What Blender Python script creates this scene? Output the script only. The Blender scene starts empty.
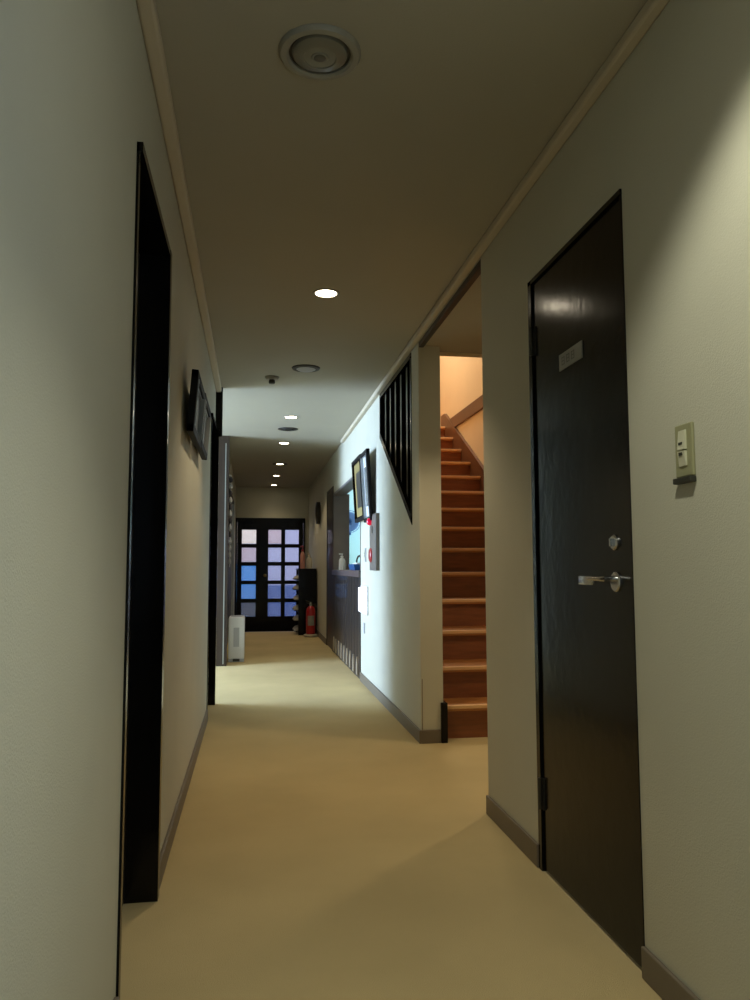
import bpy, bmesh, math, random
from mathutils import Vector, Matrix
random.seed(7)
scene = bpy.context.scene
COL = scene.collection
PI = math.pi

# ------------------------------------------------------------------ camera
F_PX = 775.0
cam_data = bpy.data.cameras.new('camera')
cam_data.sensor_fit = 'VERTICAL'
cam_data.sensor_height = 36.0
cam_data.sensor_width = 27.0
cam_data.lens = F_PX / 1000.0 * 36.0
cam_data.clip_start = 0.02
cam = bpy.data.objects.new('camera', cam_data)
COL.objects.link(cam)
dy = Vector(((252 - 375) / F_PX, (500 - 567) / F_PX, -1.0)).normalized()   # world +Y seen from the camera
ax = (352 - 375) / F_PX
dz = Vector((ax, (dy.z - dy.x * ax) / dy.y, -1.0)).normalized()
if dz.y < 0: dz = -dz
dx = dy.cross(dz)
cam.matrix_world = Matrix((dx, dy, dz)).to_4x4()
cam.location = (0, 0, 1.0)
scene.camera = cam

# ------------------------------------------------------------------ exposure, sky and lights
scene.view_settings.view_transform = 'Standard'
scene.view_settings.look = 'None'
scene.view_settings.exposure = 0.0
scene.view_settings.gamma = 1.0
scene.view_settings.use_curve_mapping = False

world = bpy.data.worlds.new('overcast_sky')
scene.world = world
world.use_nodes = True
bg = world.node_tree.nodes['Background']
bg.inputs['Color'].default_value = (0.80, 0.88, 1.0, 1)
bg.inputs['Strength'].default_value = 1.9

def area(name, loc, rot, sx, sy, power, col, spread=PI):
    d = bpy.data.lights.new(name, 'AREA'); d.shape = 'RECTANGLE'
    d.size = sx; d.size_y = sy; d.energy = power; d.color = col; d.spread = spread
    o = bpy.data.objects.new(name, d); COL.objects.link(o)
    o.location = loc; o.rotation_euler = rot
    return o

area('window_daylight_behind', (0.90, -0.75, 1.25), (0, PI/2, 0), 1.1, 0.9, 15, (0.46, 0.70, 1.0))
area('window_daylight_alcove', (-4.0, 7.0, 1.3), (0, -PI/2, 0), 1.9, 1.9, 470, (0.48, 0.68, 1.0))
area('upstairs_lamp', (1.9, 8.4, 4.85), (0, 0, 0), 0.8, 1.2, 66, (1.0, 0.88, 0.70))
area('reception_window_light', (2.9, 10.6, 1.6), (0, PI/2, 0), 1.2, 1.6, 120, (0.62, 0.86, 1.0))

# ------------------------------------------------------------------ materials
def lin(c):
    return tuple(((x/255.0)/12.92 if x/255.0 <= 0.04045 else ((x/255.0+0.055)/1.055)**2.4) for x in c) + (1,)

def mat(name, rgb, rough=0.6, metal=0.0, noise=0.0, scale=20.0, bump=0.0, bscale=200.0, emit=None, strength=0.0, coat=0.0, stretch=None, spec=0.5, darker=None):
    m = bpy.data.materials.new(name); m.use_nodes = True
    nt = m.node_tree; b = nt.nodes['Principled BSDF']
    b.inputs['Base Color'].default_value = lin(rgb)
    b.inputs['Roughness'].default_value = rough
    b.inputs['Metallic'].default_value = metal
    b.inputs['Coat Weight'].default_value = coat
    b.inputs['Specular IOR Level'].default_value = spec
    tc = nt.nodes.new('ShaderNodeTexCoord'); mp = nt.nodes.new('ShaderNodeMapping')
    nt.links.new(tc.outputs['Object'], mp.inputs['Vector'])
    if stretch: mp.inputs['Scale'].default_value = stretch
    if noise > 0:
        n = nt.nodes.new('ShaderNodeTexNoise'); n.inputs['Scale'].default_value = scale; n.inputs['Detail'].default_value = 5
        r = nt.nodes.new('ShaderNodeValToRGB')
        a = lin(rgb); k = 1 - noise
        r.color_ramp.elements[0].position = 0.3; r.color_ramp.elements[1].position = 0.7
        r.color_ramp.elements[0].color = lin(darker) if darker else (a[0]*k, a[1]*k, a[2]*k, 1)
        r.color_ramp.elements[1].color = a
        nt.links.new(mp.outputs[0], n.inputs['Vector']); nt.links.new(n.outputs['Fac'], r.inputs['Fac'])
        nt.links.new(r.outputs['Color'], b.inputs['Base Color'])
    if bump > 0:
        n2 = nt.nodes.new('ShaderNodeTexNoise'); n2.inputs['Scale'].default_value = bscale; n2.inputs['Detail'].default_value = 3
        bp = nt.nodes.new('ShaderNodeBump'); bp.inputs['Strength'].default_value = bump; bp.inputs['Distance'].default_value = 0.004
        nt.links.new(mp.outputs[0], n2.inputs['Vector']); nt.links.new(n2.outputs['Fac'], bp.inputs['Height'])
        nt.links.new(bp.outputs['Normal'], b.inputs['Normal'])
    if emit:
        b.inputs['Emission Color'].default_value = lin(emit); b.inputs['Emission Strength'].default_value = strength
    return m

M = {}
M['wall'] = mat('vinyl_wallpaper', (198, 195, 176), 0.75, noise=0.05, scale=3, bump=0.25, bscale=260)
M['ceiling'] = mat('ceiling_board', (172, 166, 148), 0.85, noise=0.05, scale=2, bump=0.15, bscale=150)
M['carpet'] = mat('tan_carpet', (205, 184, 136), 0.95, noise=0.16, scale=1.6, bump=0.7, bscale=420, spec=0.2)
M['molding'] = mat('beige_molding', (196, 184, 160), 0.6)
M['baseboard'] = mat('taupe_baseboard', (112, 102, 88), 0.5)
M['dark_wood'] = mat('dark_stained_wood', (44, 34, 26), 0.5, noise=0.35, scale=6, stretch=(6, 6, 0.6), bump=0.05, bscale=30, coat=0.2)
M['black_wood'] = mat('blackish_lacquer', (17, 15, 13), 0.17, noise=0.2, scale=5, bump=0.22, bscale=14, spec=0.2)
M['brown_wood'] = mat('brown_panel_wood', (54, 40, 30), 0.4, noise=0.3, scale=5, stretch=(10, 10, 0.5))
M['stair_riser'] = mat('red_brown_riser', (148, 88, 52), 0.45, noise=0.3, scale=6, stretch=(1, 8, 8))
M['stair_tread'] = mat('orange_tread_wood', (196, 132, 72), 0.35, noise=0.25, scale=6, stretch=(1, 10, 8), coat=0.2)
M['nosing'] = mat('pale_nosing', (232, 186, 134), 0.4)
M['stringer'] = mat('brown_stringer', (104, 70, 46), 0.4, noise=0.2, scale=5)
M['cream'] = mat('cream_plaster', (226, 204, 168), 0.8, noise=0.04, scale=3)
M['chrome'] = mat('brushed_chrome', (200, 200, 200), 0.25, metal=1.0)
M['steel_dark'] = mat('aged_hinge', (70, 68, 62), 0.4, metal=0.8)
M['plate'] = mat('pale_plate', (150, 150, 140), 0.5)
M['ink'] = mat('grey_ink', (92, 92, 84), 0.6)
M['switch_plate'] = mat('olive_switch_plate', (150, 148, 112), 0.5)
M['switch_key'] = mat('ivory_rocker', (204, 202, 176), 0.4)
M['dark_plastic'] = mat('dark_plastic', (48, 48, 40), 0.5)
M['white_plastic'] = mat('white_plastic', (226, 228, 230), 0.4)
M['grey_plastic'] = mat('grey_plastic', (180, 182, 186), 0.5)
M['ring'] = mat('grey_ring', (150, 146, 132), 0.5)
M['ring_cap'] = mat('lens_cap', (96, 92, 80), 0.5)
M['ring_dark'] = mat('dark_ring', (58, 54, 46), 0.6)
M['lens'] = mat('lamp_lens', (120, 117, 104), 0.35, bump=0.2, bscale=40, coat=0.2)
M['lamp_on'] = mat('lit_lamp', (255, 246, 225), 0.5, emit=(255, 240, 210), strength=22)
M['matte_black'] = mat('matte_black_frame', (20, 18, 17), 0.65, noise=0.2, scale=20, spec=0.2)
M['gold'] = mat('gilt_mat', (150, 134, 84), 0.5)
M['silver'] = mat('silver_edge', (168, 172, 172), 0.3, metal=0.6)
M['art_dark'] = mat('ink_painting', (34, 36, 38), 0.5, noise=0.6, scale=9, darker=(70, 68, 60))
M['art_pale'] = mat('pale_painting', (176, 180, 176), 0.2, noise=0.35, scale=8, coat=0.8)
M['red'] = mat('red_paint', (176, 26, 34), 0.35, coat=0.4)
M['red_lamp'] = mat('red_lamp_glass', (190, 18, 60), 0.15, emit=(255, 20, 70), strength=0.5, coat=1.0)
M['alarm'] = mat('alarm_panel_grey', (126, 118, 108), 0.4, metal=0.2)
M['glow_white'] = mat('glowing_white_panel', (250, 252, 255), 0.4, emit=(225, 235, 255), strength=2.5)
M['blue_dark'] = mat('blue_plastic', (40, 80, 130), 0.4)
M['fan_blue'] = mat('fan_grey_blue', (110, 140, 190), 0.5)
M['office_wall'] = mat('office_pale_wall', (190, 220, 226), 0.8)
M['jamb_grey'] = mat('grey_jamb_wood', (112, 106, 104), 0.5, noise=0.15, scale=5)
M['counter'] = mat('counter_top_wood', (92, 78, 74), 0.35, noise=0.2, scale=6)
M['pale_upright'] = mat('pale_upright_tone', (150, 134, 112), 0.5)
M['pink'] = mat('pink_plastic', (200, 140, 130), 0.5)
M['bottle_cream'] = mat('cream_bottle', (214, 204, 184), 0.4)
M['slipper'] = mat('pale_slipper', (176, 170, 158), 0.7)
M['slipper_sole'] = mat('dark_sole', (60, 54, 50), 0.8)
M['cord'] = mat('garland_cord', (196, 194, 190), 0.8)
M['bead_dark'] = mat('garland_dark', (62, 58, 60), 0.8)
M['bead_pale'] = mat('garland_pale', (166, 164, 160), 0.8)
M['stone'] = mat('entrance_tile', (122, 108, 98), 0.6, noise=0.2, scale=6)
M['sill_wood'] = mat('pale_step_edge', (196, 170, 128), 0.5)
M['out_lilac'] = mat('lilac_render', (186, 182, 208), 0.8)
M['out_cream'] = mat('cream_render', (255, 232, 206), 0.8)
M['out_pink'] = mat('pink_render', (206, 178, 178), 0.8)
M['out_blue'] = mat('blue_boarding', (62, 150, 222), 0.6)
M['out_navy'] = mat('navy_boarding', (62, 92, 160), 0.6)
M['out_ground'] = mat('grey_paving', (58, 62, 76), 0.8, noise=0.2, scale=4)
M['brass'] = mat('dull_brass', (130, 110, 60), 0.35, metal=1.0)

def glass_mat(name, tint, frost):
    m = bpy.data.materials.new(name); m.use_nodes = True
    nt = m.node_tree; nt.nodes.clear()
    out = nt.nodes.new('ShaderNodeOutputMaterial')
    tr = nt.nodes.new('ShaderNodeBsdfTransparent'); tr.inputs['Color'].default_value = tint
    tl = nt.nodes.new('ShaderNodeBsdfTranslucent'); tl.inputs['Color'].default_value = tint
    gl = nt.nodes.new('ShaderNodeBsdfGlossy'); gl.inputs['Roughness'].default_value = 0.15
    m1 = nt.nodes.new('ShaderNodeMixShader'); m1.inputs[0].default_value = frost
    m2 = nt.nodes.new('ShaderNodeMixShader'); m2.inputs[0].default_value = 0.05
    nt.links.new(tr.outputs[0], m1.inputs[1]); nt.links.new(tl.outputs[0], m1.inputs[2])
    nt.links.new(m1.outputs[0], m2.inputs[1]); nt.links.new(gl.outputs[0], m2.inputs[2])
    nt.links.new(m2.outputs[0], out.inputs['Surface'])
    return m
M['pane'] = glass_mat('frosted_pane', (0.94, 0.95, 1.0, 1), 0.06)
M['clear'] = glass_mat('clear_glass', (0.96, 0.98, 1.0, 1), 0.0)

# ------------------------------------------------------------------ mesh helpers
class MB:
    def __init__(s): s.bm = bmesh.new()
    def box(s, x0, x1, y0, y1, z0, z1, bev=0.0):
        r = bmesh.ops.create_cube(s.bm, size=1.0)
        for v in r['verts']:
            v.co = Vector(((x0+x1)/2 + v.co.x*(x1-x0), (y0+y1)/2 + v.co.y*(y1-y0), (z0+z1)/2 + v.co.z*(z1-z0)))
        if bev > 0:
            es = list({e for v in r['verts'] for e in v.link_edges})
            bmesh.ops.bevel(s.bm, geom=es, offset=bev, segments=2, affect='EDGES', profile=0.5)
        return s
    def prism(s, pts, axis, a, b):
        """polygon pts (u,v) extruded along axis from a to b"""
        def mk(u, v, w):
            return {'x': (w, u, v), 'y': (u, w, v), 'z': (u, v, w)}[axis]
        A = [s.bm.verts.new(mk(u, v, a)) for u, v in pts]
        B = [s.bm.verts.new(mk(u, v, b)) for u, v in pts]
        s.bm.faces.new(A); s.bm.faces.new(B[::-1])
        n = len(pts)
        for i in range(n): s.bm.faces.new((A[i], B[i], B[(i+1) % n], A[(i+1) % n]))
        return s
    def lathe(s, prof, c=(0, 0, 0), axis='z', seg=32):
        """prof: list of (radius, height); axis direction of height"""
        rings = []
        for r, h in prof:
            ring = []
            for k in range(seg if r > 1e-6 else 1):
                t = 2*PI*k/seg; p = (r*math.cos(t), r*math.sin(t), h)
                if axis == 'x': p = (p[2], p[0], p[1])
                elif axis == 'y': p = (p[0], p[2], p[1])
                ring.append(s.bm.verts.new((p[0]+c[0], p[1]+c[1], p[2]+c[2])))
            rings.append(ring)
        for a, b in zip(rings, rings[1:]):
            for k in range(seg):
                q = (k+1) % seg
                if len(a) == 1 and len(b) == 1: break
                if len(a) == 1: s.bm.faces.new((a[0], b[q], b[k]))
                elif len(b) == 1: s.bm.faces.new((a[k], a[q], b[0]))
                else: s.bm.faces.new((a[k], a[q], b[q], b[k]))
        return s
    def tube(s, pts, r, seg=10):
        pts = [Vector(p) for p in pts]; rings = []
        for i, p in enumerate(pts):
            d = (pts[min(i+1, len(pts)-1)] - pts[max(i-1, 0)]).normalized()
            up = Vector((0, 0, 1)) if abs(d.z) < 0.9 else Vector((1, 0, 0))
            u = d.cross(up).normalized(); w = d.cross(u)
            rr = r[i] if isinstance(r, (list, tuple)) else r
            rings.append([s.bm.verts.new(p + u*rr*math.cos(2*PI*k/seg) + w*rr*math.sin(2*PI*k/seg)) for k in range(seg)])
        for a, b in zip(rings, rings[1:]):
            for k in range(seg): s.bm.faces.new((a[k], a[(k+1) % seg], b[(k+1) % seg], b[k]))
        s.bm.faces.new(rings[0][::-1]); s.bm.faces.new(rings[-1])
        return s
    def build(s, name, m, parent=None, smooth=False, loc=None):
        bmesh.ops.recalc_face_normals(s.bm, faces=s.bm.faces)
        me = bpy.data.meshes.new(name); s.bm.to_mesh(me); s.bm.free()
        me.materials.append(m)
        if smooth:
            for p in me.polygons: p.use_smooth = True
            me.set_sharp_from_angle(angle=math.radians(40))
        o = bpy.data.objects.new(name, me); COL.objects.link(o)
        if parent: o.parent = parent
        if loc: o.location = loc
        return o

def struct(o): o['kind'] = 'structure'; return o
def tag(o, label, cat, group=None):
    o['label'] = label; o['category'] = cat
    if group: o['group'] = group
    return o
def empty(name, loc=(0, 0, 0)):
    o = bpy.data.objects.new(name, None); COL.objects.link(o); o.location = loc; return o
def thing(name, label, cat, loc=(0, 0, 0), group=None): return tag(empty(name, loc), label, cat, group)
def dup(root, loc, label=None, group=None):
    r = root.copy(); COL.objects.link(r); r.location = loc
    if label: r['label'] = label
    if group: r['group'] = group
    for ch in list(root.children):
        c = ch.copy(); COL.objects.link(c); c.parent = r
        for g in ch.children:
            d = g.copy(); COL.objects.link(d); d.parent = c
    return r

XL, XR, T, H = -0.285, 0.96, 0.13, 2.36
Y0, YE, YD = -2.7, 12.25, 13.4           # back of the corridor, edge of the raised floor, entrance door
YA, YB = 5.92, 8.12                      # alcove on the left

# ------------------------------------------------------------------ floor, ceiling, walls
b = MB(); b.box(-4.25, 3.3, Y0, YE - 0.06, -0.15, 0)
struct(b.build('floor', M['carpet']))
b = MB(); b.box(XL - T, XR + T, YE - 0.06, YE, -0.15, 0.002, 0.004)
struct(b.build('trim_1', M['sill_wood']))
b = MB(); b.box(-4.25, 3.3, YE, YD + 0.1, -0.25, -0.10)
struct(b.build('floor', M['stone']))
b = MB()
b.box(-4.25, XR, Y0, YD + 0.1, H, H + 0.12)
b.box(XR, 3.3, Y0, 3.0, H, H + 0.12)
struct(b.build('ceiling', M['ceiling']))
b = MB(); b.box(XR + 0.03, 3.3, 3.13, 4.56, 2.305, 2.42); b.box(XR + T, 3.3, 3.0, 3.13, 2.305, 2.42)                      # side hall ceiling
struct(b.build('ceiling', M['ceiling']))

# left wall
DZ = 2.03
b = MB()
b.box(XL - T, XL, Y0, 1.865, 0, H)
b.box(XL - T, XL, 1.865, 2.52, 2.01, H)
b.box(XL - T, XL, 2.52, 5.30, 0, H)
b.box(XL - T, XL, 5.30, 5.88, DZ, H)
b.box(XL - T, XL, 5.88, YA, 0, H)
struct(b.build('wall_left', M['wall']))
b = MB()
b.box(XL - T, XL, YB, 8.45, 0, H)
b.box(XL - T, XL, 8.45, 11.9, 1.97, H)
b.box(XL - T, XL, 11.9, YD, -0.1, H)
struct(b.build('wall_left', M['wall']))
# alcove walls (the far one, the near one, the window side)
b = MB(); b.box(-4.25, XL - T, YB, YB + 0.12, 0, H); struct(b.build('wall_alcove_far', M['wall']))
b = MB(); b.box(-4.25, XL - T, YA - 0.13, YA, 0, H); struct(b.build('wall_alcove_near', M['wall']))
b = MB()
b.box(-4.15, -4.05, YA, 6.05, 0, H); b.box(-4.15, -4.05, 7.95, YB, 0, H)
b.box(-4.15, -4.05, 6.05, 7.95, 0, 0.3); b.box(-4.15, -4.05, 6.05, 7.95, 2.25, H)
struct(b.build('wall_alcove_window', M['wall']))
# right wall
b = MB()
b.box(XR, XR + T, Y0, -1.25, 0, H); b.box(XR, XR + T, -0.25, 1.863, 0, H)
b.box(XR, XR + T, -1.25, -0.25, 0, 0.65); b.box(XR, XR + T, -1.25, -0.25, 1.85, H)
b.box(XR, XR + T, 1.863, 2.543, 1.995, H)
b.box(XR, XR + T, 2.543, 3.13, 0, H)
b.box(XR, XR + 0.03, 3.13, 4.405, 2.325, H)
struct(b.build('wall_right', M['wall']))
b = MB()
b.box(XR, XR + T, 4.405, 4.61, 0, H)
b.prism([(4.61, 0), (5.81, 0), (5.81, 1.99), (4.61, 1.25)], 'x', XR, XR + T)
b.box(XR, XR + T, 4.61, 5.81, 2.325, H)
b.box(XR, XR + T, 5.81, 6.88, 0, H)
b.box(XR, XR + T, 6.88, 9.25, 1.87, H)
b.box(XR, XR + T, 9.25, 10.05, 1.97, H)
b.box(XR, XR + T, 10.05, YD, -0.1, H)
struct(b.build('wall_right', M['wall']))
# back wall with the window behind the camera
b = MB()
b.box(XL, XR, Y0, Y0 + 0.1, 0, H)
struct(b.build('wall_back', M['wall']))
def window(name, axis, pos, a0, a1, z0, z1):
    w = struct(empty(name)); fb = MB(); t = 0.05
    def bx(u0, u1, v0, v1, d0, d1, q):
        if axis == 'y': q.box(u0, u1, pos+d0, pos+d1, v0, v1)
        else: q.box(pos+d0, pos+d1, u0, u1, v0, v1)
    bx(a0, a0+t, z0, z1, 0, 0.06, fb); bx(a1-t, a1, z0, z1, 0, 0.06, fb)
    bx(a0, a1, z0, z0+t, 0, 0.06, fb); bx(a0, a1, z1-t, z1, 0, 0.06, fb)
    m_ = (a0+a1)/2; bx(m_-0.02, m_+0.02, z0, z1, 0, 0.06, fb)
    fb.build('window_frame', M['silver'], w)
    gb = MB(); bx(a0+t, a1-t, z0+t, z1-t, 0.025, 0.031, gb); gb.build('pane', M['clear'], w)
window('window_1', 'x', -4.13, 6.05, 7.95, 0.3, 2.25)
window('window_2', 'x', XR + 0.04, -1.25, -0.25, 0.65, 1.85)
# end wall above and beside the entrance door
b = MB()
b.box(XL, XR, YD, YD + 0.12, 1.835, H)
b.box(0.895, XR, YD, YD + 0.12, -0.1, 1.835)
struct(b.build('wall_far', M['wall']))
# side hall and stairwell shell
b = MB()
b.box(3.2, 3.3, 3.0, 4.56, 0, 2.305); b.box(XR + T, 3.3, 3.0, 3.13, 0, 2.305)
struct(b.build('wall_side_hall', M['wall']))
SX0, SX1 = XR + T, 2.31
b = MB()
b.box(SX1, SX1 + 0.1, 4.56, 11.2, 0, 5.2)
b.box(SX1 + 0.1, 3.2, 4.46, 4.56, 0, 2.305)
struct(b.build('wall_stair_right', M['cream']))
b = MB(); b.box(SX0 - 0.1, SX0, 4.46, 11.2, H + 0.12, 5.2); struct(b.build('wall_stair_left', M['cream']))
b = MB(); b.box(SX0, SX1, 11.1, 11.2, 2.5, 5.2); struct(b.build('wall_stair_far', M['cream']))
b = MB(); b.box(SX0, SX1, 4.52, 4.56, 2.292, 5.2); struct(b.build('wall_stair_near', M['cream']))
b = MB(); b.box(SX0 - 0.1, SX1 + 0.1, 4.46, 11.2, 5.2, 5.3); struct(b.build('ceiling_stairwell', M['ceiling']))

# mouldings, baseboards
def strip(name, m, segs, **k):
    q = MB()
    for s_ in segs: q.box(*s_, **k)
    return struct(q.build(name, m))
strip('trim_2', M['molding'], [(XL, XL + 0.042, Y0 + 0.1, YA, H - 0.036, H)], bev=0.008)
strip('trim_3', M['molding'], [(XR - 0.036, XR, Y0 + 0.1, 8.2, H - 0.036, H)], bev=0.008)
strip('trim_4', M['dark_wood'], [(XR + 0.002, XR + 0.03, 3.13, 4.405, 2.295, 2.325)])
bb = 0.075
strip('baseboard_left', M['baseboard'], [(XL, XL + 0.012, Y0 + 0.1, 1.83, 0, bb), (XL, XL + 0.012, 2.56, 5.26, 0, bb)], bev=0.003)
strip('baseboard_right', M['baseboard'], [(XR - 0.012, XR, Y0 + 0.1, 1.855, 0, bb), (XR - 0.012, XR, 2.557, 3.13, 0, bb)], bev=0.003)
strip('baseboard_right', M['baseboard'], [(XR - 0.012, XR, 4.393, 6.87, 0, bb), (XR, SX0 - 0.016, 4.393, 4.405, 0, bb), (XR - 0.012, XR, 10.07, 11.9, 0, bb)], bev=0.003)
# dark block closing the wall end next to the first step
b = MB(); b.box(SX0 - 0.016, SX0 + 0.022, 4.385, 4.50, 0, 0.225, 0.004); struct(b.build('trim_5', M['black_wood']))
# wallpaper joint at the wall end
b = MB(); b.box(XR + 0.006, XR + 0.010, 4.4035, 4.4055, bb, 0.36); struct(b.build('trim_6', M['baseboard']))
# dark corner post of the alcove
b = MB(); b.box(XL + 0.036, XL + 0.052, YA - 0.02, YA + 0.012, 1.985, H); b.box(XL, XL + 0.04, YA - 0.006, YA + 0.010, 1.985, H); struct(b.build('trim_7', M['black_wood']))
# brown panel column at the far side of the alcove, with its pale edge strip
b = MB(); b.box(-0.62, -0.245, YB - 0.015, YB + 0.10, 0, H, 0.003); col_ = struct(b.build('trim_8', M['brown_wood']))
b = MB(); b.box(-0.285, -0.275, YB - 0.02, YB - 0.013, 0.02, 2.28); b.build('edge_strip', M['silver'], col_)

# ------------------------------------------------------------------ stairs
R_, G_, SY = 0.191, 0.355, 4.35
NS = 14
st = struct(empty('stairs', (0, 0, 0)))
for k in range(NS):
    y = SY + G_*k; z = R_*(k+1)
    b = MB(); b.box(SX0 + 0.024, SX1 - 0.032, y + 0.03 + (0.12 if k == 0 else 0), y + 0.05 + (0.12 if k == 0 else 0), z - R_ + (0.0 if k == 0 else 0.0), z - 0.032)
    b.build('riser', M['stair_riser'], st)
    b = MB(); b.box(SX0 + 0.024, SX1 - 0.032, y + (0.12 if k == 0 else 0), y + G_ + 0.05 if k < NS-1 else 11.1, z - 0.032, z, 0.006)
    t_ = b.build('tread', M['stair_tread'], st)
    b = MB(); b.box(SX0 + 0.024, SX1 - 0.032, y - 0.004 + (0.12 if k == 0 else 0), y + 0.028 + (0.12 if k == 0 else 0), z - 0.018, z + 0.003, 0.003)
    b.build('nosing', M['nosing'], t_)
yl = SY + G_*(NS-1)
def stringer(x0, x1):
    q = MB()
    q.prism([(4.565, 0.0), (4.565, 0.36), (yl + 0.05, NS*R_ + 0.17), (yl + 0.22, NS*R_ + 0.17), (yl + 0.22, NS*R_ - 0.3), (4.95, 0.0)], 'x', x0, x1)
    return q
stringer(SX1 - 0.032, SX1).build('stringer', M['stringer'], st)
stringer(SX0, SX0 + 0.024).build('stringer', M['stringer'], st)
q = MB(); q.prism([(5.0, 0.0), (yl, NS*R_ - 0.33), (11.1, NS*R_ - 0.33), (11.1, NS*R_ - 0.25), (yl - 0.03, NS*R_ - 0.25), (4.85, 0.0)], 'x', SX0 + 0.026, SX1 - 0.034)
q.build('soffit', M['cream'], st)
# horizontal wooden band around the upper floor
b = MB(); b.box(SX1 - 0.025, SX1, 4.6, yl + 0.19, 2.60, 2.735, 0.004); struct(b.build('trim_9', M['stringer']))

# reception room behind the counter window
b = MB()
b.box(SX0, 3.3, 12.0, 12.1, 0, 2.34)
b.box(3.2, 3.3, 9.5, 12.0, 0, 2.34)
b.box(SX1 + 0.1, 3.3, 9.4, 9.5, 0, 2.34)
b.box(SX0, SX1, 6.78, 6.86, 0, 1.20)
struct(b.build('wall_reception', M['office_wall']))
b = MB(); b.box(SX1 + 0.1, 3.3, 9.4, 12.1, 2.34, 2.40); struct(b.build('ceiling_reception', M['office_wall']))

# ------------------------------------------------------------------ slatted screen in the stair side wall
scr = thing('slatted_screen', 'black slatted triangular stair screen set high in the right wall', 'screen', (XR, 5.26, 1.62))
def zr(y): return 1.25 + (y - 4.61) * (0.74 / 1.21)
def rel(q, name, m, parent, smooth=False):
    """build with world coordinates under a parent that has a location"""
    o = q.build(name, m, parent, smooth)
    me = o.data; L = parent.location if not parent.parent else parent.location + parent.parent.location
    if o.parent.parent is None: me.transform(Matrix.Translation(-parent.location))
    else: me.transform(Matrix.Translation(-(parent.parent.location)))
    return o
q = MB(); q.prism([(4.614, zr(4.614)), (5.806, zr(5.806)), (5.806, 2.322), (4.614, 2.322)], 'x', XR + 0.075, XR + 0.095)
rel(q, 'back_panel', M['black_wood'], scr)
q = MB()
q.prism([(4.614, zr(4.614)), (5.806, zr(5.806)), (5.806, zr(5.806) + 0.05), (4.614, zr(4.614) + 0.05)], 'x', XR - 0.004, XR + 0.07)
q.box(XR - 0.004, XR + 0.07, 4.614, 5.806, 2.29, 2.322)
q.prism([(4.614, zr(4.614)), (4.64, zr(4.64)), (4.64, 2.3), (4.614, 2.3)], 'x', XR - 0.004, XR + 0.07)
q.prism([(5.785, zr(5.785)), (5.806, zr(5.806)), (5.806, 2.3), (5.785, 2.3)], 'x', XR - 0.004, XR + 0.07)
rel(q, 'frame', M['black_wood'], scr)
for i in range(5):
    y = 4.78 + i*0.20
    q = MB(); q.prism([(y, zr(y) + 0.03), (y+0.045, zr(y+0.045) + 0.03), (y+0.045, 2.295), (y, 2.295)], 'x', XR + 0.008, XR + 0.05)
    rel(q, 'slat', M['black_wood'], scr)

# ------------------------------------------------------------------ doors
# near right door
d = struct(empty('door_1', (XR, 2.225, 0)))
door_1 = d
q = MB()
q.box(XR - 0.003, XR + 0.10, 1.878, 1.889, 0, 2.0); q.box(XR - 0.006, XR + 0.10, 2.549, 2.578, 0, 2.0); q.box(XR - 0.006, XR + 0.10, 1.878, 2.578, 1.985, 2.0)
rel(q, 'door_frame', M['black_wood'], d)
q = MB(); q.box(XR + 0.002, XR + 0.04, 1.892, 2.546, 0.008, 1.982, 0.003)
slab = rel(q, 'door_slab', M['black_wood'], d)
q = MB(); q.lathe([(0, -0.007), (0.024, -0.007), (0.027, -0.004), (0.027, 0)], (XR + 0.002, 1.975, 0.958), 'x', 28)
rel(q, 'handle_rose', M['chrome'], d, True)
q = MB()
q.tube([(XR - 0.003, 1.975, 0.966), (XR - 0.036, 1.972, 0.966), (XR - 0.043, 1.985, 0.966), (XR - 0.044, 2.05, 0.966)], [0.008, 0.007, 0.006, 0.006])
q.box(XR - 0.048, XR - 0.038, 2.025, 2.112, 0.948, 0.973, 0.004)
rel(q, 'door_handle', M['chrome'], d, True)
q = MB(); q.lathe([(0, -0.008), (0.017, -0.008), (0.021, -0.004), (0.021, 0)], (XR + 0.002, 1.978, 1.063), 'x', 28)
q.box(XR - 0.016, XR - 0.005, 1.974, 1.980, 1.052, 1.074, 0.002)
rel(q, 'deadbolt', M['chrome'], d, True)
for z in (0.25, 1.78):
    q = MB(); q.lathe([(0, -0.05), (0.007, -0.05), (0.007, 0.05), (0, 0.05)], (XR - 0.008, 2.548, z), 'z', 14)
    q.box(XR - 0.004, XR + 0.003, 2.53, 2.566, z-0.05, z+0.05)
    rel(q, 'hinge', M['steel_dark'], d, True)
sg = thing('door_sign', 'small pale nameplate with grey characters on the near right door', 'sign', (XR + 0.002, 2.233, 1.64))
q = MB(); q.box(XR - 0.003, XR + 0.002, 2.149, 2.319, 1.616, 1.668, 0.0015); rel(q, 'sign_plate', M['plate'], sg)
q = MB()
def stroke(y, z, w, h): q.box(XR - 0.0036, XR - 0.0028, y - w/2, y + w/2, z - h/2, z + h/2)
for cy_ in (2.285, 2.248, 2.211):                       # three worn block characters
    for dz_ in (0.011, 0.0, -0.011): stroke(cy_, 1.642 + dz_, 0.021, 0.002)
    stroke(cy_ - 0.009, 1.642, 0.0022, 0.026); stroke(cy_ + 0.009, 1.642, 0.0022, 0.026)
rel(q, 'sign_lettering', M['ink'], sg)

door_1.location.y -= 0.022; sg.location.y -= 0.022
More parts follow.
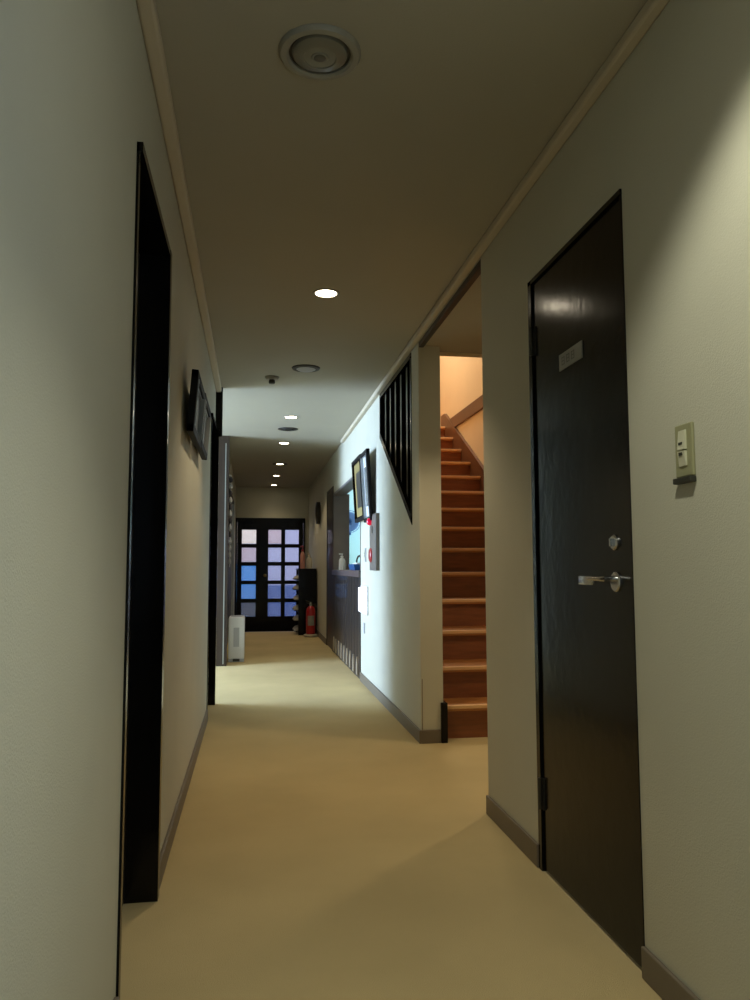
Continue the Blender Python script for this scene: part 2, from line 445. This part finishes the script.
# doorways in the left wall, dark cased
def left_door(name, y0, y1, zt, pr=0.016):
    d = struct(empty(name, (XL, (y0+y1)/2, 0)))
    q = MB(); c = 0.03
    q.box(XL - 0.13, XL + 0.006, y0 - 0.012, y0 + 0.012, 0, zt + 0.01)
    q.box(XL - 0.13, XL + pr, y1 - 0.026, y1 + 0.014, 0, zt + 0.01)
    q.box(XL - 0.13, XL + 0.015, y0 - 0.012, y1 + 0.014, zt - 0.012, zt + 0.012)
    rel(q, 'door_frame', M['black_wood'], d)
    q = MB(); q.box(XL - 0.115, XL - 0.08, y0 + 0.013, y1 - 0.027, 0.006, zt - 0.014, 0.002)
    rel(q, 'door_slab', M['dark_wood'], d)
    q = MB(); q.lathe([(0, 0), (0.022, 0), (0.02, -0.003), (0.016, -0.004), (0, -0.004)], (XL - 0.078, y1 - 0.1, 0.95), 'x', 20)
    rel(q, 'door_pull', M['brass'], d, True)
left_door('door_2', 1.865, 2.52, 2.01)
left_door('door_3', 5.30, 5.88, 2.03, 0.03)
# sliding door on the left wall past the alcove, and its pale end trim
d = struct(empty('door_4', (XL, 10.2, 0)))
q = MB(); q.box(XL - 0.06, XL - 0.02, 8.46, 11.86, 0, 1.965, 0.003); rel(q, 'door_slab', M['dark_wood'], d)
q = MB(); q.box(XL - 0.1, XL + 0.008, 8.44, 11.9, 1.95, 1.985); rel(q, 'door_frame', M['dark_wood'], d)
strip('trim_10', M['silver'], [(XL - 0.05, XL + 0.014, 11.87, 11.93, 0, 1.98)])
# dark door beyond the counter, right wall
d = struct(empty('door_5', (XR, 9.8, 0)))
q = MB(); q.box(XR - 0.006, XR + 0.1, 9.27, 9.31, 0, 1.97); q.box(XR - 0.006, XR + 0.1, 10.01, 10.05, 0, 1.97); q.box(XR - 0.006, XR + 0.1, 9.31, 10.01, 1.93, 1.97)
rel(q, 'door_frame', M['dark_wood'], d)
q = MB(); q.box(XR, XR + 0.03, 9.31, 10.01, 0.006, 1.93, 0.003); rel(q, 'door_slab', M['dark_wood'], d)
# glazed entrance door, one narrow leaf and one wide leaf
d = struct(empty('door_6', (0.3, YD, -0.10)))
ZB, ZT = -0.10, 1.835
q = MB(); q.box(-0.285, -0.255, YD - 0.03, YD + 0.09, ZB, ZT); q.box(0.865, 0.895, YD - 0.03, YD + 0.09, ZB, ZT); q.box(-0.285, 0.895, YD - 0.03, YD + 0.09, ZT - 0.07, ZT)
rel(q, 'door_frame', M['black_wood'], d)
rows = [(1.634, 1.391), (1.328, 1.086), (1.02, 0.77), (0.708, 0.465), (0.40, 0.165)]
def leaf(x0, x1, cols):
    q = MB(); ya, yb = YD - 0.01, YD + 0.03
    xs = [x0] + [c for p in cols for c in p] + [x1]
    for i in range(0, len(xs), 2): q.box(xs[i], xs[i+1], ya, yb, ZB + 0.01, ZT - 0.068)
    zs = [ZT - 0.068] + [r for p in rows for r in p] + [ZB + 0.01]
    for c0, c1 in cols:
        for i in range(0, len(zs), 2): q.box(c0, c1, ya, yb, zs[i+1], zs[i])
    lf = rel(q, 'door_leaf', M['black_wood'], d)
    for c0, c1 in cols:
        for zt, zb in rows:
            q = MB(); q.box(c0, c1, YD + 0.008, YD + 0.012, zb, zt)
            o = q.build('pane', M['pane'], lf); o.data.transform(Matrix.Translation(-d.location))
    return lf
leaf(-0.253, 0.172, [(-0.175, 0.065)])
lf = leaf(0.1722, 0.863, [(0.272, 0.490), (0.558, 0.790)])
q = MB(); q.lathe([(0, -0.06), (0.02, -0.058), (0.026, -0.045), (0.018, -0.028), (0.01, -0.02), (0.026, -0.01), (0.026, 0)], (0.215, YD - 0.01, 0.86), 'y', 20)
o = q.build('door_knob', M['brass'], lf, True); o.data.transform(Matrix.Translation(-d.location))

# outside, seen through the panes
b = MB(); b.box(-4, 6, YD + 0.12, 22, -0.3, -0.12); struct(b.build('ground', M['out_ground']))
hs = thing('neighbouring_house', 'pale lilac house wall seen blurred through the entrance door panes', 'building', (0.5, 17.5, -0.12))
q = MB(); q.box(-2.5, 4.5, 17.46, 17.5, -0.12, 0.40); rel(q, 'plinth', M['out_ground'], hs)
q = MB(); q.box(-2.5, 4.5, 17.5, 17.7, -0.12, 3.2); rel(q, 'wall', M['out_lilac'], hs)
q = MB(); q.box(-1.0, 0.16, 17.44, 17.5, 1.52, 2.2); rel(q, 'upper_panel', M['out_cream'], hs)
q = MB(); q.box(-1.0, 0.16, 17.44, 17.5, 1.08, 1.50); rel(q, 'lower_panel', M['out_pink'], hs)
q = MB(); q.box(0.2, 0.66, 17.46, 17.5, 1.52, 2.2); rel(q, 'side_panel', M['out_pink'], hs)
b = MB(); b.box(-1.4, 0.22, 16.6, 16.68, 0.27, 1.06, 0.01); b.box(-1.4, -1.3, 16.6, 16.68, -0.12, 0.3)
for i in range(5): b.box(-1.35 + i*0.36, -1.31 + i*0.36, 16.57, 16.6, 0.28, 1.04)
tag(b.build('blue_fence_panel', M['out_blue']), 'bright blue boarding seen low through the narrow left door leaf', 'fence')
b = MB(); b.box(0.26, 1.6, 16.3, 16.38, -0.12, 0.62, 0.01)
for i in range(4): b.box(0.3 + i*0.38, 0.34 + i*0.38, 16.27, 16.3, -0.1, 0.6)
tag(b.build('navy_fence_panel', M['out_navy']), 'dark blue boarding seen low through the wide right door leaf', 'fence')

# ------------------------------------------------------------------ reception counter
ct = thing('reception_counter', 'dark wooden reception counter with pale tapered uprights along its foot', 'counter', (XR, 8.18, 0))
q = MB(); q.box(XR - 0.02, XR + 0.32, 6.885, 9.245, 0.905, 0.965, 0.006); rel(q, 'countertop', M['counter'], ct)
q = MB(); q.box(XR, XR + T, 6.885, 9.245, 0, 0.905)
for i in range(12): q.box(XR - 0.006, XR, 6.90 + i*0.2, 7.075 + i*0.2, 0.05, 0.9, 0.002)
rel(q, 'front_panel', M['dark_wood'], ct)
for i in range(9):  # row of pale tapered uprights along the foot of the panel
    y = 7.0 + i*0.255; q = MB()
    q.prism([(y, 0.03), (y+0.09, 0.03), (y+0.085, 0.13), (y+0.045, 0.19), (y+0.005, 0.13)], 'x', XR - 0.018, XR - 0.006)
    rel(q, 'pale_upright', M['pale_upright'], ct)
# window lining
b = MB()
b.box(XR, XR + 0.19, 9.235, 9.25, 0.965, 1.87); b.box(XR - 0.005, XR + T, 6.875, 6.895, 0.965, 1.87); b.box(XR - 0.005, XR + T, 6.895, 9.235, 1.85, 1.875)
struct(b.build('trim_11', M['jamb_grey']))

def pump_bottle(name, label, loc, r, h, m, cap=None, group=None):
    t = thing(name, label, 'bottle', loc, group)
    MB().lathe([(0, 0), (r, 0), (r*1.02, h*0.05), (r, h*0.55), (r*0.75, h*0.68), (r*0.34, h*0.72), (r*0.34, h*0.76), (0, h*0.76)]).build('body', m, t, True)
    q = MB(); q.lathe([(0, h*0.755), (r*0.45, h*0.755), (r*0.45, h*0.84), (r*0.15, h*0.85), (r*0.15, h*0.94), (0, h*0.94)], seg=20)
    q.box(-r*0.95, r*0.3, -r*0.22, r*0.22, h*0.93, h, r*0.06)
    q.build('pump', cap or m, t, True)
    return t
pump_bottle('pump_bottle', 'white pump bottle standing on the reception counter', (XR + 0.075, 9.0, 0.965), 0.038, 0.19, M['white_plastic'])

fan = thing('wall_fan', 'round grey-blue fan on the far wall of the reception room', 'fan', (1.47, 11.96, 1.69))
q = MB()
for r in (0.17, 0.12, 0.07): q.lathe([(r-0.005, -0.17), (r+0.005, -0.17), (r+0.005, -0.16), (r-0.005, -0.16), (r-0.005, -0.17)], axis='y')
for k in range(16):
    a = 2*PI*k/16; q.tube([(0.03*math.cos(a), -0.165, 0.03*math.sin(a)), (0.17*math.cos(a), -0.165, 0.17*math.sin(a))], 0.003, 6)
q.build('guard', M['fan_blue'], fan, True)
q = MB()
for k in range(3):
    a = 2*PI*k/3
    q.prism([(0.02*math.cos(a-0.5), 0.02*math.sin(a-0.5)), (0.15*math.cos(a-0.5), 0.15*math.sin(a-0.5)), (0.155*math.cos(a+0.1), 0.155*math.sin(a+0.1)), (0.13*math.cos(a+0.6), 0.13*math.sin(a+0.6)), (0.02*math.cos(a+0.6), 0.02*math.sin(a+0.6))], 'y', -0.14, -0.13)
q.build('blades', M['fan_blue'], fan)
MB().lathe([(0, -0.125), (0.15, -0.125), (0.155, -0.11), (0.15, -0.10), (0, -0.10)], axis='y').build('back_disc', M['fan_blue'], fan, True)
MB().lathe([(0, -0.155), (0.04, -0.15), (0.06, -0.12), (0.06, -0.02), (0, -0.02)], axis='y').build('motor', M['blue_dark'], fan, True)
q = MB(); q.box(-0.03, 0.03, -0.06, 0.04, -0.12, -0.02, 0.005); q.box(-0.05, 0.05, 0.02, 0.04, -0.2, 0.0, 0.004); q.build('bracket', M['blue_dark'], fan)

bk = thing('counter_basket', 'dark blue basket with arched handle on the reception counter', 'basket', (XR + 0.12, 7.86, 0.965))
q = MB(); q.prism([(-0.07, 0.0), (0.07, 0.0), (0.085, 0.06), (-0.085, 0.06)], 'y', -0.22, 0.22)
q.build('tray', M['blue_dark'], bk)
q = MB(); q.tube([(0, -0.21 , 0.05)] + [(0, -0.21*math.cos(a), 0.06 + 0.085*math.sin(a)) for a in [PI*i/10 for i in range(11)]] + [(0, 0.21, 0.05)], 0.009)
q.build('handle', M['dark_plastic'], bk, True)
q = MB(); q.box(-0.05, 0.05, -0.15, 0.13, 0.055, 0.075, 0.004); q.build('folded_cloth', M['white_plastic'], bk)

# ------------------------------------------------------------------ things on the right wall
def picture(name, label, cat, loc, w, h, side, lean, frame_m, mat_m, art_m, edge_m, group=None):
    """side=+1: hangs on the left wall facing +X; -1: right wall facing -X"""
    t = thing(name, label, cat, loc, group)
    t.rotation_euler = (0, side*lean, 0)
    s_ = side; f = 0.032; dp = 0.028
    def bx(q, d0, d1, *a, **k):
        lo, hi = sorted((s_*d0, s_*d1)); q.box(lo, hi, *a, **k)
    q = MB()
    bx(q, 0, dp, -w/2, w/2, -h/2, -h/2+f, bev=0.003); bx(q, 0, dp, -w/2, w/2, h/2-f, h/2, bev=0.003)
    bx(q, 0, dp, -w/2, -w/2+f, -h/2, h/2, bev=0.003); bx(q, 0, dp, w/2-f, w/2, -h/2, h/2, bev=0.003)
    q.build('frame', M['matte_black'], t)
    q = MB(); g = 0.010
    for a in ((-w/2+f, w/2-f, -h/2+f, -h/2+f+g), (-w/2+f, w/2-f, h/2-f-g, h/2-f), (-w/2+f, -w/2+f+g, -h/2+f, h/2-f), (w/2-f-g, w/2-f, -h/2+f, h/2-f)): bx(q, 0.006, dp+0.003 if a[3]-a[2] > 0.05 else dp-0.01, *a)
    q.build('inner_edge', edge_m, t)
    q = MB(); bx(q, 0.004, 0.010, -w/2+f+g, w/2-f-g, -h/2+f+g, h/2-f-g); q.build('mat_board', mat_m, t)
    q = MB(); bx(q, 0.010, 0.013, -w/2+w*0.24, w/2-w*0.24, -h/2+h*0.22, h/2-h*0.22); q.build('artwork', art_m, t)
    return t
picture('framed_picture', 'black framed picture nearer the camera on the left wall', 'picture', (XL + 0.026, 3.40, 1.676), 0.46, 0.255, 1, 0.07, M['matte_black'], M['matte_black'], M['art_dark'], M['silver'])
picture('framed_picture', 'black framed picture beside the dark doorway of the left wall, farther from camera', 'picture', (XL + 0.026, 3.90, 1.69), 0.48, 0.255, 1, 0.07, M['matte_black'], M['matte_black'], M['art_dark'], M['silver'])
picture('framed_picture', 'picture in black frame with gilt mat next to the counter window', 'picture', (XR - 0.034, 6.66, 1.67), 0.56, 0.55, -1, 0.06, M['black_wood'], M['gold'], M['art_dark'], M['black_wood'])
picture('framed_picture', 'black and silver framed picture on the right wall just above the fire alarm', 'picture', (XR - 0.034, 6.19, 1.65), 0.36, 0.57, -1, 0.06, M['black_wood'], M['white_plastic'], M['art_pale'], M['silver'])  # white mat board paints in the bright reflection on the glass

al = thing('fire_alarm_panel', 'tall grey fire alarm panel with round red button on right wall', 'alarm', (XR, 6.00, 1.19))
q = MB(); q.box(-0.03, 0, -0.155, 0.155, -0.22, 0.22, 0.004); q.build('housing', M['alarm'], al)
q = MB(); q.box(-0.033, -0.029, -0.135, 0.135, -0.205, 0.205, 0.002); q.build('cover', M['alarm'], al)
q = MB(); q.lathe([(0, -0.05), (0.045, -0.048), (0.055, -0.04), (0.058, -0.03), (0, -0.03)], (0, 0.06, -0.10), 'x', 28); q.build('call_button', M['red'], al, True)
q = MB(); q.lathe([(0, -0.036), (0.03, -0.035), (0.032, -0.03), (0, -0.03)], (0, 0.0, 0.10), 'x', 20); q.build('speaker_grille', M['dark_plastic'], al, True)
q = MB(); q.lathe([(0, -0.068), (0.014, -0.067), (0.026, -0.058), (0.031, -0.045), (0.028, -0.03), (0, -0.03)], (0, 0.06, 0.165), 'x', 28); o = q.build('alarm_lamp', M['red_lamp'], al, True); o['label'] = 'round glossy red lamp'
gw = thing('wall_light', 'glowing white box lamp low on the right wall beside the counter', 'lamp', (XR, 6.62, 0.71))
q = MB(); q.box(-0.012, 0, -0.19, 0.20, -0.115, 0.125, 0.004); q.build('backplate', M['white_plastic'], gw)
q = MB(); q.box(-0.034, -0.012, -0.175, 0.185, -0.10, 0.11, 0.008); q.build('diffuser', M['glow_white'], gw)
def wall_switch(label, loc, name='light_switch', big=True):
    t = thing(name, label, 'switch', loc)
    q = MB(); q.box(-0.008, 0, -0.035, 0.035, -0.06, 0.06, 0.003); q.build('plate', M['switch_plate'] if big else M['grey_plastic'], t)
    for z0, z1 in ((0.002, 0.045), (-0.035, -0.002)):
        q = MB(); q.prism([(-0.008, z0), (-0.008, z1), (-0.011, z1), (-0.015, z0)] if z0 > 0 else [(-0.008, z0), (-0.008, z1), (-0.015, z1), (-0.011, z0)], 'y', -0.014, 0.014)
        q.build('rocker', M['switch_key'], t)
    q = MB(); q.box(-0.0155, -0.0135, -0.006, 0.008, 0.012, 0.018); q.box(-0.0155, -0.013, -0.006, 0.008, -0.012, -0.005); q.build('pilot_marks', M['dark_plastic'], t)
    if big: 
        q = MB(); q.box(-0.016, 0, -0.036, 0.036, -0.074, -0.061, 0.002); q.build('lower_lip', M['dark_plastic'], t)
    return t
wall_switch('ivory two-rocker light switch in olive plate beside the near right door', (XR, 1.592, 1.258))
wall_switch('small grey switch plate on the bright wall strip above the glowing box', (XR, 6.58, 1.10), big=False)
b = MB(); b.box(XR - 0.008, XR, 6.62, 6.70, 0.43, 0.52, 0.003)
o_ = tag(b.build('wall_outlet', M['grey_plastic']), 'small pale wall outlet just under the glowing white box', 'outlet')

ck = thing('wall_clock', 'round dark rimmed wall clock beyond the dark door on right wall', 'clock', (XR, 11.15, 1.775))
MB().lathe([(0, 0), (0.16, 0), (0.16, -0.05), (0.145, -0.055), (0.125, -0.045), (0.125, -0.03), (0, -0.03)], axis='x').build('rim', M['dark_wood'], ck, True)
MB().lathe([(0, -0.034), (0.124, -0.034), (0.124, -0.03), (0, -0.03)], axis='x').build('dial', M['plate'], ck)
q = MB(); q.box(-0.038, -0.035, -0.004, 0.004, 0, 0.09); q.box(-0.038, -0.035, -0.06, 0, -0.004, 0.004); q.build('hands', M['dark_plastic'], ck)

# ------------------------------------------------------------------ slipper rack and what stands by it
rk = thing('slipper_rack', 'dark wooden slipper rack against right wall near entrance door', 'rack', (0.815, 11.83, 0))
ZS = [0.05 + 0.152*i for i in range(6)]
q = MB(); q.box(0.68, 0.945, 11.53, 11.55, 0, 0.955); rel(q, 'side_panel', M['black_wood'], rk)
q = MB(); q.box(0.68, 0.945, 12.11, 12.13, 0, 0.955); rel(q, 'side_panel', M['black_wood'], rk)
q = MB(); q.box(0.67, 0.95, 11.52, 12.14, 0.955, 0.975, 0.003); rel(q, 'top_board', M['black_wood'], rk)
q = MB(); q.box(0.93, 0.945, 11.55, 12.11, 0, 0.955); rel(q, 'back_panel', M['black_wood'], rk)
for z in ZS:
    q = MB(); q.box(0.68, 0.93, 11.55, 12.11, z - 0.015, z); rel(q, 'shelf', M['black_wood'], rk)
def make_slipper():
    t = thing('slipper', 'pale slipper poking out of the rack', 'slipper', (0.62, 11.6, ZS[0]), 'slippers in the dark rack')
    out = [(0.0, 0.0), (0.02, 0.032), (0.08, 0.042), (0.17, 0.034), (0.23, 0.03), (0.25, 0.0), (0.23, -0.03), (0.17, -0.034), (0.08, -0.042), (0.02, -0.032)]
    MB().prism(out, 'z', 0, 0.012).build('sole', M['slipper_sole'], t)
    q = MB()
    ringa = []
    for i, (x, w, h) in enumerate([(0.004, 0.02, 0.02), (0.03, 0.036, 0.05), (0.075, 0.041, 0.066), (0.12, 0.038, 0.075)]):
        ringa.append([q.bm.verts.new((x, w*math.cos(a), 0.012 + (h-0.012)*math.sin(a))) for a in [PI*k/8 for k in range(9)]])
    for a, c in zip(ringa, ringa[1:]):
        for k in range(8): q.bm.faces.new((a[k], a[k+1], c[k+1], c[k]))
    q.bm.faces.new(ringa[0])
    o = q.build('upper', M['slipper'], t, True)
    md = o.modifiers.new('thick', 'SOLIDIFY'); md.thickness = 0.004
    return t
names = ['bottom', 'second', 'third', 'fourth', 'fifth', 'top']
s0 = make_slipper(); first = True
for i, z in enumerate(ZS):
    for j in range(5):
        loc = (0.625 + random.uniform(-0.012, 0.012), 11.60 + j*0.108, z)
        lab = 'pale slipper toe poking out on the %s shelf of the dark rack' % (names[i] if i in (0, 5) else names[i] + ' lowest')
        if first: s0.location = loc; s0['label'] = lab; s0['group'] = 'slippers on the %s shelf' % names[i]; first = False
        else: dup(s0, loc, lab, 'slippers on the %s shelf' % names[i])
pump_bottle('pump_bottle', 'cream pump bottle on the slipper rack, right of the red-topped one', (0.845, 11.66, 0.975), 0.046, 0.23, M['bottle_cream'])
sb = pump_bottle('spray_bottle', 'pinkish bottle with red top on the slipper rack', (0.745, 11.62, 0.975), 0.036, 0.34, M['pink'], M['red'])

fe = thing('fire_extinguisher', 'red fire extinguisher standing in front of the dark slipper rack', 'fire extinguisher', (0.845, 11.30, 0.0))
MB().lathe([(0, 0), (0.085, 0), (0.10, 0.012), (0.10, 0.03), (0.085, 0.036), (0, 0.036)]).build('stand', M['bottle_cream'], fe, True)
MB().lathe([(0, 0.037), (0.062, 0.037), (0.068, 0.05), (0.068, 0.36), (0.06, 0.40), (0.035, 0.43), (0.02, 0.44), (0, 0.44)]).build('cylinder', M['red'], fe, True)
q = MB(); q.lathe([(0, 0.44), (0.018, 0.44), (0.018, 0.475), (0.012, 0.49), (0, 0.49)], seg=16); q.build('valve', M['silver'], fe, True)
q = MB(); q.prism([(-0.07, 0.505), (0.02, 0.48), (0.02, 0.492), (-0.07, 0.52)], 'y', -0.009, 0.009); q.prism([(-0.06, 0.475), (0.02, 0.465), (0.02, 0.475), (-0.06, 0.488)], 'y', -0.009, 0.009); q.build('lever', M['dark_plastic'], fe)
q = MB(); q.tube([(0.015, 0, 0.46), (0.06, 0, 0.46), (0.085, 0, 0.40), (0.082, 0, 0.28), (0.08, 0, 0.16)], 0.009); q.build('hose', M['dark_plastic'], fe, True)
q = MB()
n = 12; A = []
for k in range(n+1):
    a = -PI/2 - 0.75 + 1.5*k/n
    A.append((q.bm.verts.new((0.0692*math.cos(a), 0.0692*math.sin(a), 0.16)), q.bm.verts.new((0.0692*math.cos(a), 0.0692*math.sin(a), 0.30))))
for k in range(n): q.bm.faces.new((A[k][0], A[k+1][0], A[k+1][1], A[k][1]))
q.build('label_sticker', M['plate'], fe)

# ------------------------------------------------------------------ white air purifier and garland on the left
ap = thing('air_purifier', 'white upright air purifier on the floor by the brown column', 'appliance', (-0.155, 8.58, 0))
q = MB(); q.box(-0.085, 0.085, -0.16, 0.16, 0.03, 0.47, 0.02); q.build('body', M['white_plastic'], ap, True)
q = MB(); q.box(-0.082, 0.082, -0.157, 0.157, 0.0, 0.035, 0.006); q.build('base', M['grey_plastic'], ap)
q = MB(); q.box(-0.035, 0.035, -0.163, -0.155, 0.008, 0.035); q.build('cord_slot', M['dark_plastic'], ap)
q = MB()
for k in range(7): q.box(-0.06, 0.06, -0.12 + k*0.04, -0.10 + k*0.04, 0.468, 0.474)
q.build('top_vent', M['grey_plastic'], ap)
q = MB()
q.box(-0.03, 0.03, -0.1615, -0.159, 0.16, 0.36, 0.001); q.build('side_panel', M['grey_plastic'], ap)

gl = thing('hanging_garland', 'narrow hanging garland of pale and dark tufts on far left wall', 'decoration', (-0.245, 8.75, 2.02))
q = MB(); q.tube([(0, 0, 0.0), (0, 0, -1.02)], 0.004, 6)
q.box(-0.04, 0.008, -0.006, 0.006, -0.004, 0.006); q.build('cord', M['cord'], gl)
for k in range(13):
    z = -0.05 - k*0.076; r = 0.026 - 0.0006*k
    q = MB(); q.lathe([(0, z + 0.036), (r*0.5, z + 0.03), (r, z), (r*0.8, z - 0.02), (0, z - 0.034)], seg=14)
    q.build('tuft', M['bead_pale'] if k % 2 or k > 8 else M['bead_dark'], gl, True)

# ------------------------------------------------------------------ ceiling fittings
def downlight(label, x, y, power, on_r=0.052, group=None, col=(1.0, 0.80, 0.52), ang=112, z=H, tilt=0.0):
    t = thing('recessed_downlight', label, 'ceiling light', (x, y, z), group)
    MB().lathe([(on_r, 0.0), (on_r, -0.001), (on_r + 0.003, -0.005), (on_r + 0.014, -0.004), (on_r + 0.016, 0)]).build('trim_ring', M['ring'], t, True)
    MB().lathe([(0, -0.002), (on_r, -0.002), (on_r, -0.0005), (0, -0.0005)]).build('lamp_glass', M['lamp_on'], t)
    l = bpy.data.lights.new('downlight_beam', 'SPOT'); l.energy = power; l.color = col; l.spot_size = math.radians(ang); l.spot_blend = 0.45; l.shadow_soft_size = on_r
    lo = bpy.data.objects.new('downlight_beam', l); COL.objects.link(lo); lo.parent = t; lo.location = (0, 0, -0.012); lo.rotation_euler = (0, -tilt, 0)
    return t
downlight('lit round downlight nearest the camera, brightest on the ceiling', 0.35, 3.752, 46)
downlight('lit downlight in the side hall at the foot of the stairs', 1.75, 3.95, 40, z=2.305)
downlight('lit downlight over the camera, above the near wall ends', 0.40, 1.0, 66, col=(0.98, 0.98, 0.80), ang=102, tilt=0.24)
downlight('lit downlight on the bright ceiling patch by the alcove', 0.336, 7.0, 20)
downlight('lit downlight just beyond the bright ceiling patch and dark vent', 0.333, 8.504, 24)
downlight('lit downlight with dark collar, third from the entrance door', 0.352, 10.27, 22, 0.045)
downlight('lit downlight second from the entrance door', 0.345, 11.60, 20, 0.045)
downlight('lit downlight farthest down the corridor, nearest the entrance door', 0.344, 12.95, 6, 0.045)

t = thing('round_ceiling_lamp', 'large unlit round ceiling lamp with grey ring nearest the camera', 'ceiling light', (0.163, 1.944, H))
MB().lathe([(0.078, 0.0), (0.078, -0.008), (0.084, -0.014), (0.098, -0.012), (0.104, -0.004), (0.104, 0)], seg=48).build('outer_ring', M['ring'], t, True)
MB().lathe([(0.0, -0.0015), (0.078, -0.0015), (0.078, -0.0005), (0.0, -0.0005)], seg=48).build('recess', M['ring_dark'], t)
MB().lathe([(0, -0.018), (0.02, -0.018), (0.022, -0.016), (0.04, -0.0155), (0.042, -0.018), (0.058, -0.015), (0.068, -0.010), (0.071, -0.002), (0, -0.002)], seg=48).build('lens', M['lens'], t, True)
MB().lathe([(0, -0.020), (0.012, -0.020), (0.015, -0.018), (0, -0.018)], seg=32).build('centre_cap', M['ring_cap'], t, True)

t.scale = (1.05, 1.05, 1)
t = thing('ceiling_speaker', 'round pale ceiling fitting with dark rim left of middle downlights', 'ceiling fitting', (0.351, 5.232, H))
MB().lathe([(0.068, 0.0), (0.068, -0.012), (0.092, -0.008), (0.098, 0)], seg=40).build('rim', M['ring_dark'], t, True)
MB().lathe([(0, -0.02), (0.05, -0.018), (0.066, -0.010), (0.066, -0.001), (0, -0.001)], seg=40).build('cover', M['grey_plastic'], t, True)
t['label'] = 'round ceiling fitting with dark rim and pale centre beside smoke detector'

t = thing('smoke_detector', 'small grey smoke detector on the ceiling left of the round fitting', 'smoke detector', (0.127, 5.521, H))
MB().lathe([(0, -0.024), (0.042, -0.02), (0.052, -0.008), (0.052, 0), (0, 0)], seg=32).build('base', M['ring'], t, True)
MB().lathe([(0, -0.05), (0.02, -0.048), (0.024, -0.04), (0.02, -0.022), (0, -0.022)], seg=24).build('sensor_head', M['ring_dark'], t, True)

t = thing('ceiling_vent', 'dark round vent on the bright ceiling patch before the alcove end', 'vent', (0.337, 7.623, H))
MB().lathe([(0, -0.004), (0.07, -0.004), (0.085, -0.008), (0.10, -0.004), (0.10, 0), (0, 0)], seg=40).build('plate', M['ring_dark'], t, True)
MB().lathe([(0.03, -0.009), (0.04, -0.012), (0.05, -0.009), (0.05, -0.004), (0.03, -0.004), (0.03, -0.009)], seg=40).build('louvre_ring', M['dark_plastic'], t, True)
# dark collar around the fourth downlight
b = MB(); b.lathe([(0.064, 0), (0.064, -0.004), (0.095, -0.004), (0.10, 0)], (0.352, 10.27, H), seg=36)
o = b.build('collar', M['ring_dark'], None, True)
par = [x for x in COL.objects if x.get('label', '').startswith('lit downlight with dark collar')][0]
o.data.transform(Matrix.Translation(-par.location)); o.parent = par
